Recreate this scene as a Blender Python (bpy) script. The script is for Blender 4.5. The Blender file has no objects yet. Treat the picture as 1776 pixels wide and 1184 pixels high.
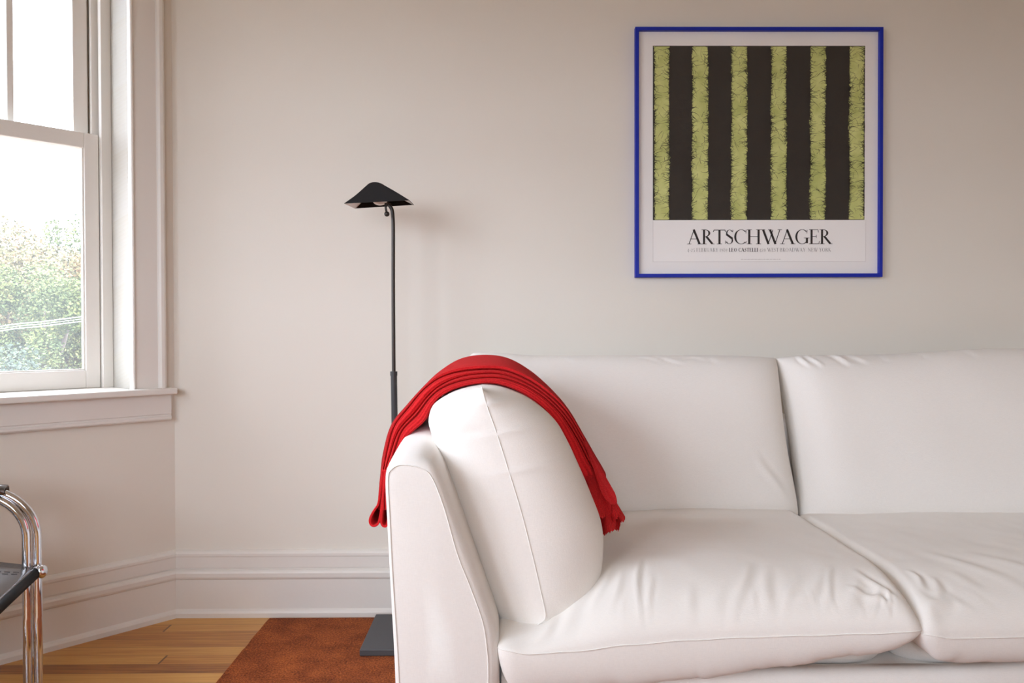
import bpy, bmesh, math, random
from mathutils import Vector, Matrix, noise
rnd = random.Random(7)
PI = math.pi
sc = bpy.context.scene
C = sc.collection

# ------------------------------------------------------------------ camera
H = 1.036                                    # eye height, metres
YAW, PITCH, ROLL, LENS = .0079, .0132, -.0023, 28.0
F = LENS / 36 * 1776
fw = Vector((math.sin(YAW)*math.cos(PITCH), math.cos(YAW)*math.cos(PITCH), -math.sin(PITCH)))
r0 = Vector((math.cos(YAW), -math.sin(YAW), 0)); u0 = r0.cross(fw)
rt = math.cos(ROLL)*r0 + math.sin(ROLL)*u0
up = -math.sin(ROLL)*r0 + math.cos(ROLL)*u0
cam = bpy.data.objects.new('camera', bpy.data.cameras.new('camera')); C.objects.link(cam)
m = Matrix((rt, up, -fw)).transposed().to_4x4(); m.translation = (0, 0, H)
cam.matrix_world = m; cam.data.lens = LENS; cam.data.sensor_width = 36; cam.data.clip_start = .02
sc.camera = cam

def at(x, y, Y):
    """a point of the room seen at (x, y) of the photograph, at distance Y from the camera's wall-parallel plane"""
    d = fw*F + rt*(x-888) - up*(y-592)
    return Vector((0, 0, H)) + d*(Y/d.y)

# ------------------------------------------------------------------ light: overcast sky through the windows
sc.view_settings.view_transform = 'Standard'; sc.view_settings.look = 'None'
sc.view_settings.gamma = 1; sc.view_settings.exposure = 0.25
w = bpy.data.worlds.new('overcast_sky'); sc.world = w; w.use_nodes = True
nt = w.node_tree; bg = nt.nodes['Background']
tc = nt.nodes.new('ShaderNodeTexCoord'); sx = nt.nodes.new('ShaderNodeSeparateXYZ')
cr = nt.nodes.new('ShaderNodeValToRGB')
nt.links.new(tc.outputs['Generated'], sx.inputs[0]); nt.links.new(sx.outputs['Z'], cr.inputs[0])
cr.color_ramp.elements[0].position = 0; cr.color_ramp.elements[0].color = (.63, .69, .80, 1)
cr.color_ramp.elements[1].position = .8; cr.color_ramp.elements[1].color = (.84, .91, 1.02, 1)
nt.links.new(cr.outputs[0], bg.inputs[0]); bg.inputs[1].default_value = 14.5
sc.cycles.use_denoising = True
sc.cycles.max_bounces = 12; sc.cycles.diffuse_bounces = 8; sc.cycles.transparent_max_bounces = 16
sc.cycles.caustics_reflective = False; sc.cycles.caustics_refractive = False
sc.cycles.sample_clamp_indirect = 6

CX, CY, PHI = -1.2077, 2.9088, .8082         # room corner between the long wall and the slanted bay wall
U = Vector((-math.cos(PHI), -math.sin(PHI), 0)); N = Vector((math.sin(PHI), -math.cos(PHI), 0))
def Wp(s, o, z): return Vector((CX, CY, 0)) + U*s + N*o + Vector((0, 0, z))
S_END = 1.30
P2 = Wp(S_END, 0, 0); BX = P2.x               # bay centre wall x = BX
RX, RY = 3.5, -3.0                            # right and rear walls
P3 = Vector((BX, -.30, 0)); P4 = Vector((-1.25, -1.12, 0))

def portal(name, center, xdir, zdir, w_, h_):
    l = bpy.data.lights.new(name, 'AREA'); l.shape = 'RECTANGLE'; l.size = w_; l.size_y = h_
    l.cycles.is_portal = True
    o = bpy.data.objects.new(name, l); C.objects.link(o)
    z = Vector(zdir).normalized(); x = Vector(xdir).normalized(); y = z.cross(x)
    mm = Matrix((x, y, z)).transposed().to_4x4(); mm.translation = center; o.matrix_world = mm
portal('sky_portal', Wp(.5625, -.26, 1.67), U, -N, .84, 1.70)
portal('sky_portal', (BX-.16, .5, 1.70), (0, 1, 0), (-1, 0, 0), 1.40, 1.40)
d34 = (P4-P3).normalized(); n34 = Vector((-d34.y, d34.x, 0))
portal('sky_portal', (P3+P4)/2 - n34*.16 + Vector((0, 0, 1.70)), d34, -n34, 1.0, 1.40)
portal('sky_portal', (-.15, RY-.16, 1.70), (1, 0, 0), (0, -1, 0), 1.5, 1.40)

# ------------------------------------------------------------------ material helpers
def mat(name, col, rough=.6, metal=0, spec=.5, sheen=0):
    m = bpy.data.materials.new(name); m.use_nodes = True
    b = m.node_tree.nodes['Principled BSDF']
    b.inputs['Base Color'].default_value = (*col, 1); b.inputs['Roughness'].default_value = rough
    b.inputs['Metallic'].default_value = metal; b.inputs['Specular IOR Level'].default_value = spec
    if sheen: b.inputs['Sheen Weight'].default_value = sheen; b.inputs['Sheen Roughness'].default_value = .5
    return m, m.node_tree, b
def nd(nt, typ, **kw):
    n = nt.nodes.new(typ)
    for k, v in kw.items():
        if k in n.inputs: n.inputs[k].default_value = v
        else: setattr(n, k, v)
    return n
def math_(nt, op, a, b=None, c=None):
    n = nt.nodes.new('ShaderNodeMath'); n.operation = op
    for i, v in enumerate((a, b, c)):
        if v is None: continue
        if isinstance(v, (int, float)): n.inputs[i].default_value = v
        else: nt.links.new(v, n.inputs[i])
    return n.outputs[0]
def bump(nt, b, height, strength, dist):
    n = nt.nodes.new('ShaderNodeBump'); n.inputs['Strength'].default_value = strength; n.inputs['Distance'].default_value = dist
    nt.links.new(height, n.inputs['Height']); nt.links.new(n.outputs[0], b.inputs['Normal']); return n
def obco(nt, scale=(1, 1, 1)):
    t = nt.nodes.new('ShaderNodeTexCoord'); mp = nt.nodes.new('ShaderNodeMapping'); mp.inputs['Scale'].default_value = scale
    nt.links.new(t.outputs['Object'], mp.inputs[0]); return mp.outputs[0]
def noi(nt, vec, scale, detail=3, rough=.5):
    n = nd(nt, 'ShaderNodeTexNoise', Scale=scale, Detail=detail, Roughness=rough); nt.links.new(vec, n.inputs['Vector']); return n.outputs['Fac']
def ramp(nt, fac, stops):
    n = nt.nodes.new('ShaderNodeValToRGB'); e = n.color_ramp.elements
    e[0].position, e[0].color = stops[0][0], (*stops[0][1], 1); e[1].position, e[1].color = stops[-1][0], (*stops[-1][1], 1)
    for p, c in stops[1:-1]: x = e.new(p); x.color = (*c, 1)
    nt.links.new(fac, n.inputs[0]); return n.outputs[0]

# painted plaster wall and enamel trim
M_wall, t, b = mat('painted_plaster', (.72, .69, .63), .62, spec=.3)
v = obco(t); n1 = noi(t, v, 1.1, 3); n2 = noi(t, v, 130, 2)
t.links.new(ramp(t, n1, [(.3, (.715, .68, .61)), (.7, (.745, .71, .64))]), b.inputs['Base Color'])
bump(t, b, math_(t, 'ADD', math_(t, 'MULTIPLY', n1, 3.0), math_(t, 'MULTIPLY', n2, .12)), .35, .004)
M_trim, t, b = mat('trim_paint', (.74, .715, .67), .38, spec=.4)
v = obco(t); bump(t, b, noi(t, v, 38, 3), .25, .0015)
M_ceil, t, b = mat('ceiling_paint', (.66, .60, .50), .8)
bump(t, b, noi(t, obco(t), 60, 2), .2, .002)
# oak floor, boards along x
M_floor, t, b = mat('oak_boards', (.5, .28, .12), .34, spec=.4)
tx = t.nodes.new('ShaderNodeTexCoord'); sp = t.nodes.new('ShaderNodeSeparateXYZ'); t.links.new(tx.outputs['Object'], sp.inputs[0])
yy = math_(t, 'DIVIDE', sp.outputs['Y'], .067); row = math_(t, 'FLOOR', yy); fr = math_(t, 'FRACT', yy)
wn = nd(t, 'ShaderNodeTexWhiteNoise'); wn.noise_dimensions = '1D'; t.links.new(row, wn.inputs['W'])
xx = math_(t, 'ADD', math_(t, 'DIVIDE', sp.outputs['X'], 2.7), math_(t, 'MULTIPLY', wn.outputs['Value'], 7.3))
seg = math_(t, 'FLOOR', xx); frx = math_(t, 'FRACT', xx)
cb = nd(t, 'ShaderNodeCombineXYZ'); t.links.new(row, cb.inputs[0]); t.links.new(seg, cb.inputs[1])
w2 = nd(t, 'ShaderNodeTexWhiteNoise'); w2.noise_dimensions = '3D'; t.links.new(cb.outputs[0], w2.inputs['Vector'])
cb2 = nd(t, 'ShaderNodeCombineXYZ'); t.links.new(math_(t, 'MULTIPLY', sp.outputs['X'], 2.2), cb2.inputs[0])
t.links.new(math_(t, 'MULTIPLY', sp.outputs['Y'], 55), cb2.inputs[1]); t.links.new(math_(t, 'MULTIPLY', w2.outputs['Value'], 40), cb2.inputs[2])
grain = noi(t, cb2.outputs[0], 1.6, 6, .65)
mixv = math_(t, 'ADD', math_(t, 'MULTIPLY', grain, .8), math_(t, 'MULTIPLY', w2.outputs['Value'], .42))
colr = ramp(t, mixv, [(.30, (.17, .050, .010)), (.48, (.38, .145, .026)), (.66, (.54, .25, .050)), (.86, (.64, .34, .085))])
gap = math_(t, 'MAXIMUM', math_(t, 'LESS_THAN', fr, .022), math_(t, 'LESS_THAN', frx, .0025))
mx = nd(t, 'ShaderNodeMix'); mx.data_type = 'RGBA'; t.links.new(math_(t, 'MULTIPLY', gap, .75), mx.inputs['Factor'])
t.links.new(colr, mx.inputs['A']); mx.inputs['B'].default_value = (.06, .025, .01, 1); t.links.new(mx.outputs['Result'], b.inputs['Base Color'])
bump(t, b, math_(t, 'SUBTRACT', math_(t, 'MULTIPLY', grain, .15), gap), .25, .001)

def fabric(name, col, wsc=900, strength=.22, slub=.035):
    M, t, b = mat(name, col, .92, spec=.15, sheen=.12)
    v = obco(t); n1 = noi(t, v, 6, 4, .6)
    a = noi(t, obco(t, (1, 1, .10)), wsc, 2); c = noi(t, obco(t, (.10, 1, 1)), wsc, 2)
    th = math_(t, 'ADD', a, c)
    lo = tuple(x*(1-slub) for x in col); hi = tuple(min(1, x*(1+slub)) for x in col)
    t.links.new(ramp(t, math_(t, 'MULTIPLY', th, .5), [(.3, lo), (.7, hi)]), b.inputs['Base Color'])
    bump(t, b, math_(t, 'ADD', th, math_(t, 'MULTIPLY', n1, 2.5)), strength, .0015)
    return M
M_linen = fabric('off_white_linen', (.85, .825, .785))
M_seam = fabric('linen_seam', (.87, .85, .81))
M_linen2 = fabric('front_panel_linen', (.825, .80, .765))
# red wool, ribs along the length (UV: u across, v along)
M_wool, t, b = mat('red_wool', (.42, .016, .018), .9, spec=.08, sheen=.10)
b.inputs['Sheen Tint'].default_value = (1, .35, .3, 1)
tx = t.nodes.new('ShaderNodeTexCoord'); sp = t.nodes.new('ShaderNodeSeparateXYZ'); t.links.new(tx.outputs['UV'], sp.inputs[0])
rib = math_(t, 'SINE', math_(t, 'MULTIPLY', sp.outputs['X'], 2*PI/.0062))
fz = noi(t, obco(t), 420, 3, .7)
t.links.new(ramp(t, math_(t, 'ADD', math_(t, 'MULTIPLY', rib, .10), fz), [(.3, (.50, .010, .014)), (.62, (.76, .026, .030))]), b.inputs['Base Color'])
bump(t, b, math_(t, 'ADD', math_(t, 'MULTIPLY', rib, .8), fz), .7, .0022)
# rug
M_rug, t, b = mat('rust_wool_pile', (.30, .085, .022), .95, spec=.03, sheen=.05)
v = obco(t); n1 = noi(t, v, 170, 4, .75); n2 = noi(t, v, 11, 3)
t.links.new(ramp(t, math_(t, 'ADD', math_(t, 'MULTIPLY', n1, .75), math_(t, 'MULTIPLY', n2, .25)), [(.36, (.085, .016, .005)), (.5, (.27, .064, .014)), (.62, (.50, .135, .030))]), b.inputs['Base Color'])
bump(t, b, n1, .9, .004)
M_black = mat('black_metal', (.007, .0045, .0035), .55, .0, .2)[0]
M_bronze = mat('dark_bronze_metal', (.045, .038, .033), .38, .6)[0]
M_tube = mat('dark_grey_tube', (.035, .035, .036), .5, .2)[0]
M_base, t, b = mat('dark_grey_plate', (.075, .075, .08), .55, .2)
M_shadein = mat('white_shade_lining', (.82, .80, .77), .5)[0]
M_bulb = mat('frosted_bulb', (.85, .85, .83), .15)[0]
M_chrome = mat('chrome', (.74, .75, .79), .05, 1)[0]
M_leather, t, b = mat('black_leather', (.03, .03, .035), .22, spec=1.0)
b.inputs['IOR'].default_value = 1.9
bump(t, b, noi(t, obco(t), 350, 3), .25, .0008)
M_leather_edge = mat('black_leather_edge', (.010, .010, .011), .7, spec=.2)[0]
M_thread = mat('leather_thread', (.004, .004, .005), .9)[0]
M_blue, t, b = mat('blue_lacquer', (.006, .020, .34), .45, spec=.3)
M_paper = mat('poster_paper', (.92, .90, .88), .7, spec=.2)[0]
M_mount = mat('mount_board', (.88, .86, .84), .8, spec=.2)[0]
M_ink = mat('black_ink', (.018, .013, .012), .7)[0]
M_ink2 = mat('grey_ink', (.10, .085, .085), .7)[0]
M_line = mat('pale_ink_line', (.38, .33, .31), .7)[0]
M_dark, t, b = mat('printed_dark', (.028, .022, .017), .75)
t.links.new(ramp(t, noi(t, obco(t), 160, 3), [(.35, (.020, .016, .012)), (.7, (.038, .030, .022))]), b.inputs['Base Color'])
M_green, t, b = mat('printed_green', (.36, .40, .12), .7)
t.links.new(ramp(t, noi(t, obco(t), 14, 4, .6), [(.35, (.50, .54, .17)), (.65, (.68, .71, .27))]), b.inputs['Base Color'])

def glass(name, haze, gloss=.06):
    m = bpy.data.materials.new(name); m.use_nodes = True; t = m.node_tree; t.nodes.clear()
    out = t.nodes.new('ShaderNodeOutputMaterial'); tr = nd(t, 'ShaderNodeBsdfTransparent'); gl = nd(t, 'ShaderNodeBsdfGlossy', Roughness=.02)
    lw = nd(t, 'ShaderNodeLayerWeight', Blend=.12); m1 = t.nodes.new('ShaderNodeMixShader'); m2 = t.nodes.new('ShaderNodeMixShader')
    t.links.new(math_(t, 'ADD', math_(t, 'MULTIPLY', lw.outputs['Fresnel'], .3), gloss*.3), m1.inputs[0])
    t.links.new(tr.outputs[0], m1.inputs[1]); t.links.new(gl.outputs[0], m1.inputs[2])
    df = nd(t, 'ShaderNodeBsdfTranslucent', Color=(.9, .93, .95, 1)); m2.inputs[0].default_value = haze  # translucent white mixed into the glass paints a pale haze over the view
    t.links.new(m1.outputs[0], m2.inputs[1]); t.links.new(df.outputs[0], m2.inputs[2]); t.links.new(m2.outputs[0], out.inputs[0])
    return m
M_pane = glass('window_glass', .026)
M_pglass = glass('picture_glass', 0.0, .03)
def leafmat(name, stops):
    M, t, b = mat(name, stops[0][1], .7, spec=.2)
    g = nd(t, 'ShaderNodeNewGeometry')
    nz = noi(t, obco(t), 1.7, 3, .6)
    t.links.new(ramp(t, math_(t, 'ADD', math_(t, 'MULTIPLY', g.outputs['Random Per Island'], .45), math_(t, 'MULTIPLY', math_(t, 'SUBTRACT', nz, .28), 1.25)), stops), b.inputs['Base Color'])
    return M
M_leaf_g = leafmat('green_leaves', [(0, (.035, .055, .022)), (.5, (.085, .105, .035)), (1, (.18, .18, .05))])
M_leaf_o = leafmat('turning_leaves', [(0, (.06, .075, .03)), (.45, (.12, .11, .045)), (1, (.25, .12, .06))])
M_leaf_d = leafmat('dark_leaves', [(0, (.025, .038, .028)), (.6, (.055, .07, .045)), (1, (.09, .105, .06))])
M_bark = mat('bark', (.12, .09, .07), .9)[0]
M_lawn, t, b = mat('street_surface', (.16, .16, .15), .95)
t.links.new(ramp(t, noi(t, obco(t), 3, 4), [(.3, (.15, .15, .145)), (.7, (.21, .205, .20))]), b.inputs['Base Color'])
M_wire = mat('grey_cable', (.30, .31, .32), .5)[0]
M_white = mat('outlet_white', (.8, .8, .8), .5)[0]

# ------------------------------------------------------------------ object helpers
def mobj(name, bm, mats, parent=None, smooth=False, recalc=True):
    if recalc: bmesh.ops.recalc_face_normals(bm, faces=bm.faces[:])
    me = bpy.data.meshes.new(name); bm.to_mesh(me); bm.free()
    for mm in (mats if isinstance(mats, (list, tuple)) else [mats]): me.materials.append(mm)
    if smooth:
        for p in me.polygons: p.use_smooth = True
    o = bpy.data.objects.new(name, me); C.objects.link(o)
    if parent: o.parent = parent; o.matrix_parent_inverse = Matrix.Translation(parent_loc(parent)).inverted()
    return o
def parent_loc(p):
    v = Vector(p.location)
    if p.parent: v = p.matrix_parent_inverse @ v; v = v + parent_loc(p.parent)
    return v
def tag(o, label=None, cat=None, group=None, kind=None):
    for k, v in (('label', label), ('category', cat), ('group', group), ('kind', kind)):
        if v: o[k] = v
    return o
def empty(name, loc, label=None, cat=None, group=None, kind=None):
    o = bpy.data.objects.new(name, None); o.empty_display_size = .05; C.objects.link(o); o.location = loc
    return tag(o, label, cat, group, kind)
def box(bm, x0, x1, y0, y1, z0, z1, T=None, mi=0):
    vs = [Vector((x, y, z)) for x in (x0, x1) for y in (y0, y1) for z in (z0, z1)]
    if T: vs = [T(*v) for v in vs]
    vv = [bm.verts.new(v) for v in vs]
    fs = [(0, 1, 3, 2), (4, 6, 7, 5), (0, 4, 5, 1), (2, 3, 7, 6), (0, 2, 6, 4), (1, 5, 7, 3)]
    out = []
    for f in fs: q = bm.faces.new([vv[i] for i in f]); q.material_index = mi; out.append(q)
    return vv
def bev(o, w_=.002, seg=2, ang=.6):
    mo = o.modifiers.new('bevel', 'BEVEL'); mo.width = w_; mo.segments = seg; mo.limit_method = 'ANGLE'; mo.angle_limit = ang
    return o
def loft(bm, rings, close_ring=True, cap0=True, cap1=True, uv=None, mi=0):
    R_ = [[bm.verts.new(p) for p in r] for r in rings]
    n = len(R_[0]); lay = bm.loops.layers.uv.verify() if uv else None
    for i in range(len(R_)-1):
        for j in range(n if close_ring else n-1):
            k = (j+1) % n
            f = bm.faces.new((R_[i][j], R_[i][k], R_[i+1][k], R_[i+1][j])); f.material_index = mi
            if uv:
                for lp, (a, c) in zip(f.loops, ((i, j), (i, j+1), (i+1, j+1), (i+1, j))): lp[lay].uv = uv(a, c)
    if close_ring:
        if cap0: f = bm.faces.new(R_[0][::-1]); f.material_index = mi
        if cap1: f = bm.faces.new(R_[-1]); f.material_index = mi
    return R_
def cat_rom(pts, n, closed=False):
    P = [Vector(p) for p in pts]; m_ = len(P); out = []
    segs = m_ if closed else m_-1
    for i in range(segs):
        g = (lambda k: P[k % m_]) if closed else (lambda k: P[max(0, min(m_-1, k))])
        a, b_, c, d = g(i-1), g(i), g(i+1), g(i+2)
        for j in range(n):
            t_ = j/n
            out.append(.5*((2*b_)+(-a+c)*t_+(2*a-5*b_+4*c-d)*t_**2+(-a+3*b_-3*c+d)*t_**3))
    if not closed: out.append(P[-1])
    return out
def tube(bm, pts, r, n=12, closed=False, cap=True, rf=None, mi=0):
    P = [Vector(p) for p in pts]; m_ = len(P); rings = []; prev = None
    for i in range(m_):
        a = P[(i-1) % m_] if closed or i > 0 else P[0]; c = P[(i+1) % m_] if closed or i < m_-1 else P[-1]
        t_ = (c-a).normalized()
        if prev is None:
            x = t_.orthogonal().normalized()
        else: x = (prev - t_*prev.dot(t_)).normalized()
        prev = x; y = t_.cross(x); rr = r if rf is None else rf(i/(m_-1))
        rings.append([P[i] + x*math.cos(2*PI*k/n)*rr + y*math.sin(2*PI*k/n)*rr for k in range(n)])
    if closed: rings.append(rings[0])
    return loft(bm, rings, True, cap and not closed, cap and not closed, mi=mi)
def lerp(a, b_, t_): return a + (b_-a)*t_
def interp(tab, x):
    if x <= tab[0][0]: return tab[0][1]
    for (a, va), (b_, vb) in zip(tab, tab[1:]):
        if x <= b_:
            t_ = (x-a)/(b_-a); t_ = t_*t_*(3-2*t_); return lerp(va, vb, t_)
    return tab[-1][1]
def sst(a, b_, x):
    t_ = max(0, min(1, (x-a)/(b_-a))); return t_*t_*(3-2*t_)

# ------------------------------------------------------------------ the room
TOPZ = 2.85; TH = .24
def struct(name, bm, mm, parent=None):
    o = mobj(name, bm, mm, parent); o['kind'] = 'structure'; return o
bm = bmesh.new(); box(bm, BX-1.2, RX, RY, CY+.1, -.12, 0); struct('floor', bm, M_floor)
bm = bmesh.new(); box(bm, BX-.4, RX+.1, RY-.1, CY+.1, TOPZ, TOPZ+.1); struct('ceiling', bm, M_ceil)
bm = bmesh.new(); box(bm, CX-.02, RX+.1, CY, CY+.12, 0, TOPZ); struct('wall_back', bm, M_wall)
bm = bmesh.new(); box(bm, RX, RX+.1, RY, CY, 0, TOPZ); struct('wall_right', bm, M_wall)
WZ0, WZ1 = .80, 2.50
def holed(bm, L0, L1, h0, h1, T, th=TH, WZ1=2.40, WZ0=1.0):
    for (a, b_, z0, z1) in ((L0, h0, 0, TOPZ), (h1, L1, 0, TOPZ), (h0, h1, 0, WZ0), (h0, h1, WZ1, TOPZ)):
        box(bm, a, b_, -th, 0, z0, z1, T)
bm = bmesh.new(); holed(bm, 0, S_END, .155, .97, lambda s, o, z: Wp(s, o, z), TH, 2.50, .80); struct('wall_left', bm, M_wall)
bm = bmesh.new(); holed(bm, P3.y, P2.y, -.2, 1.20, lambda s, o, z: Vector((BX+o, s, z)), .14); struct('wall_bay', bm, M_wall)
L34 = (P4-P3).length
T34 = lambda s, o, z: P3 + d34*s + n34*o + Vector((0, 0, z))
bm = bmesh.new(); holed(bm, 0, L34, L34/2-.50, L34/2+.50, T34, .14); struct('wall_bay_rear', bm, M_wall)
bm = bmesh.new(); box(bm, P4.x-.12, P4.x, RY, P4.y, 0, TOPZ); struct('wall_side', bm, M_wall)
bm = bmesh.new(); holed(bm, P4.x, RX, -.9, .6, lambda s, o, z: Vector((s, RY+o, z)), .14); struct('wall_rear', bm, M_wall)

def simple_window(name, s0, s1, T, base, WZ1=2.40, WZ0=1.0):
    root = empty(name, base, kind='structure')
    bm = bmesh.new(); zc = (WZ0+WZ1)/2
    box(bm, s0, s0+.06, -.10, -.04, WZ0, WZ1, T); box(bm, s1-.06, s1, -.10, -.04, WZ0, WZ1, T)
    for z0, z1 in ((WZ0, WZ0+.07), (zc-.03, zc+.03), (WZ1-.06, WZ1)): box(bm, s0, s1, -.10, -.04, z0, z1, T)
    k = max(1, round((s1-s0)/.95))
    for i in range(1, k): x = s0+(s1-s0)*i/k; box(bm, x-.04, x+.04, -.10, -.04, WZ0, WZ1, T)
    mobj('window_frame', bm, M_trim, root)
    bm = bmesh.new(); box(bm, s0, s1, -.072, -.068, WZ0, WZ1, T); mobj('pane', bm, M_pane, root)
simple_window('window_2', -.2, 1.20, lambda s, o, z: Vector((BX+o, s, z)), (BX, .5, WZ0))
simple_window('window_3', L34/2-.50, L34/2+.50, T34, T34(L34/2, 0, WZ0))
simple_window('window_4', -.9, .6, lambda s, o, z: Vector((s, RY+o, z)), (-.15, RY, WZ0))

# the window in the slanted wall
win = empty('window_1', Wp(.56, 0, .83), kind='structure')
def wbox(name, *a, par=None, mm=None, bw=.002):
    bm = bmesh.new()
    for q in a: box(bm, *q, T=Wp)
    o = mobj(name, bm, mm or M_trim, par or win); bev(o, bw); return o
SA, SB = .155, .97
# jamb, stop bead, casing built as a moulded profile
wbox('jamb', (SA-.012, SA, -.24, .0, .80, 2.52), (SB, SB+.012, -.24, .0, .80, 2.52), (SA, SB, -.24, .0, 2.48, 2.50))
wbox('stop_bead', (SA, .190, -.176, -.150, .835, 2.49), (SB-.035, SB, -.176, -.150, .835, 2.49), (SA, SB, -.176, -.15, 2.455, 2.49))
wbox('parting_bead', (SA, .2085, -.209, -.190, .835, 2.49), (SB-.05, SB, -.209, -.190, .835, 2.49), (SA, .232, -.24, -.232, .835, 2.49))
def casing(name, s_in, s_out, par):
    """moulded flat casing: inner bead, flat, outer raised backband"""
    sg = 1 if s_out > s_in else -1; wd = abs(s_out-s_in)
    prof = [(0, 0), (0, .018), (.002, .022), (.006, .024), (.010, .022), (.011, .017), (.014, .017), (wd-.026, .019),
            (wd-.024, .026), (wd-.018, .033), (wd-.008, .034), (wd-.001, .030), (wd, .026), (wd, 0)]
    bm = bmesh.new()
    loft(bm, [[Wp(s_in+sg*a, o, z) for a, o in prof] for z in (.835, 2.50)])
    return mobj(name, bm, M_trim, par)
casing('casing', SA, .040, win); casing('casing', SB, SB+.115, win)
wbox('head_casing', (.03, SB+.125, .0, .028, 2.50, 2.64), (.015, SB+.14, 0, .05, 2.64, 2.67))
o = wbox('sill', (.0125, SB+.14, 0.0, .060, .8135, .8355), (SA, SB, -.24, 0.0, .8135, .8355), bw=.005)
bm = bmesh.new()
prof = [(0, .8135), (.022, .8135), (.022, .742), (.018, .7395), (.018, .7355), (.024, .732), (.024, .724), (.019, .7185), (0, .7175)]
loft(bm, [[Wp(s, o_, z) for o_, z in prof] for s in (.0205, SB+.13)]); mobj('apron', bm, M_trim, win)
# lower sash
ls = wbox('lower_sash', (.192, .241, -.200, -.170, .836, 1.745), (.884, .933, -.200, -.170, .836, 1.745),
          (.241, .884, -.200, -.170, .836, .900), (.241, .884, -.200, -.170, 1.690, 1.745), bw=.003)
wbox('pane', (.238, .887, -.188, -.185, .897, 1.693), par=ls, mm=M_pane, bw=.0003)
wbox('putty_line', (.241, .247, -.190, -.176, .900, 1.690), (.878, .884, -.190, -.176, .900, 1.690), (.247, .878, -.190, -.176, .900, .905), par=ls, bw=.001)
us = wbox('upper_sash', (.213, .263, -.238, -.210, 1.695, 2.48), (.862, .912, -.238, -.210, 1.695, 2.48),
          (.263, .862, -.238, -.210, 1.695, 1.742), (.263, .862, -.238, -.210, 2.43, 2.48), bw=.003)
for a in (.447, .652): wbox('muntin', (a, a+.021, -.236, -.212, 1.742, 2.43), par=us)
wbox('pane', (.260, .865, -.226, -.223, 1.74, 2.435), par=us, mm=M_pane, bw=.0003)

# baseboards with the old moulded profile
BP = [(0, 0), (.032, 0), (.032, .016), (.028, .024), (.021, .030), (.021, .136), (.025, .140), (.0275, .146), (.028, .160),
      (.025, .166), (.018, .171), (.012, .1725), (.012, .1755), (.016, .178), (.016, .216), (.018, .221), (.018, .229), (.013, .236), (.006, .240), (0, .241)]
def baseboard(name, p, d, n, L, e0=0, e1=0):
    bm = bmesh.new(); rings = []
    for s, e in ((0, e0), (L, e1)):
        rings.append([Vector(p) + Vector(d)*(s + e*o_) + Vector(n)*o_ + Vector((0, 0, z)) for o_, z in BP])
    loft(bm, rings); return struct(name, bm, M_trim)
k_ = math.tan((PI-(PI-PHI))/2)
baseboard('baseboard_back', (CX, CY, 0), (1, 0, 0), (0, -1, 0), RX-CX, e0=k_)
baseboard('baseboard_left', (CX, CY, 0), U, N, S_END, e0=k_, e1=-.45)
baseboard('baseboard_bay', (BX, P2.y, 0), (0, -1, 0), (1, 0, 0), P2.y-P3.y, e0=.4, e1=-.4)
baseboard('baseboard_right', (RX, CY, 0), (0, -1, 0), (-1, 0, 0), CY-RY)

# ------------------------------------------------------------------ pillow shapes
def wr(x, y, L):
    """raised creases: list of (x0,y0,x1,y1,width,amp)"""
    s = 0
    for (x0, y0, x1, y1, w_, a) in L:
        dx, dy = x1-x0, y1-y0; l2 = dx*dx+dy*dy
        t_ = ((x-x0)*dx+(y-y0)*dy)/l2
        if t_ < -.1 or t_ > 1.1: continue
        d = ((x-x0)*dy-(y-y0)*dx)/math.sqrt(l2) + .004*math.sin(t_*5+x0*40)
        k = max(0, math.sin(PI*min(1, max(0, (t_+.1)/1.2))))
        s += a*k*(math.exp(-(d/w_)**2) - .6*math.exp(-((d-1.7*w_)/w_)**2))
    return s
def qr(d, R_, p=2.0):
    """rounded shoulder: 0 at the seam, 1 beyond R_"""
    x = min(1, max(0, d/R_)); return (1-(1-x)**p)**(1/p)
def spaced(n, k=.85):
    return [lerp((i/n), .5-.5*math.cos(PI*i/n), k) for i in range(n+1)]
def pillow(name, top, bot, nu, nv, parent, mm=None):
    """top(u,v) and bot(u,v) give the two faces, they meet on the border of the unit square"""
    bm = bmesh.new(); us_, vs_ = spaced(nu), spaced(nv); T = {}; B = {}
    for i, u_ in enumerate(us_):
        for j, v_ in enumerate(vs_):
            T[i, j] = bm.verts.new(top(u_, v_))
            B[i, j] = T[i, j] if i in (0, nu) or j in (0, nv) else bm.verts.new(bot(u_, v_))
    for i in range(nu):
        for j in range(nv):
            bm.faces.new((T[i, j], T[i+1, j], T[i+1, j+1], T[i, j+1]))
            bm.faces.new((B[i, j], B[i, j+1], B[i+1, j+1], B[i+1, j]))
    return mobj(name, bm, mm or M_linen, parent, smooth=True)
def seam_line(pts, parent, r=.0013, closed=False, name='seam'):
    bm = bmesh.new(); tube(bm, pts, r, 6, closed); return mobj(name, bm, M_seam, parent, smooth=True)

# ------------------------------------------------------------------ the sofa
sofa = empty('sofa', (.9, 2.35, 0), 'off-white slipcovered linen sofa with loose pillow-like cushions against the long wall', 'sofa')
AY = 1.775
SX0, SX1 = -.262, 2.16
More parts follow.
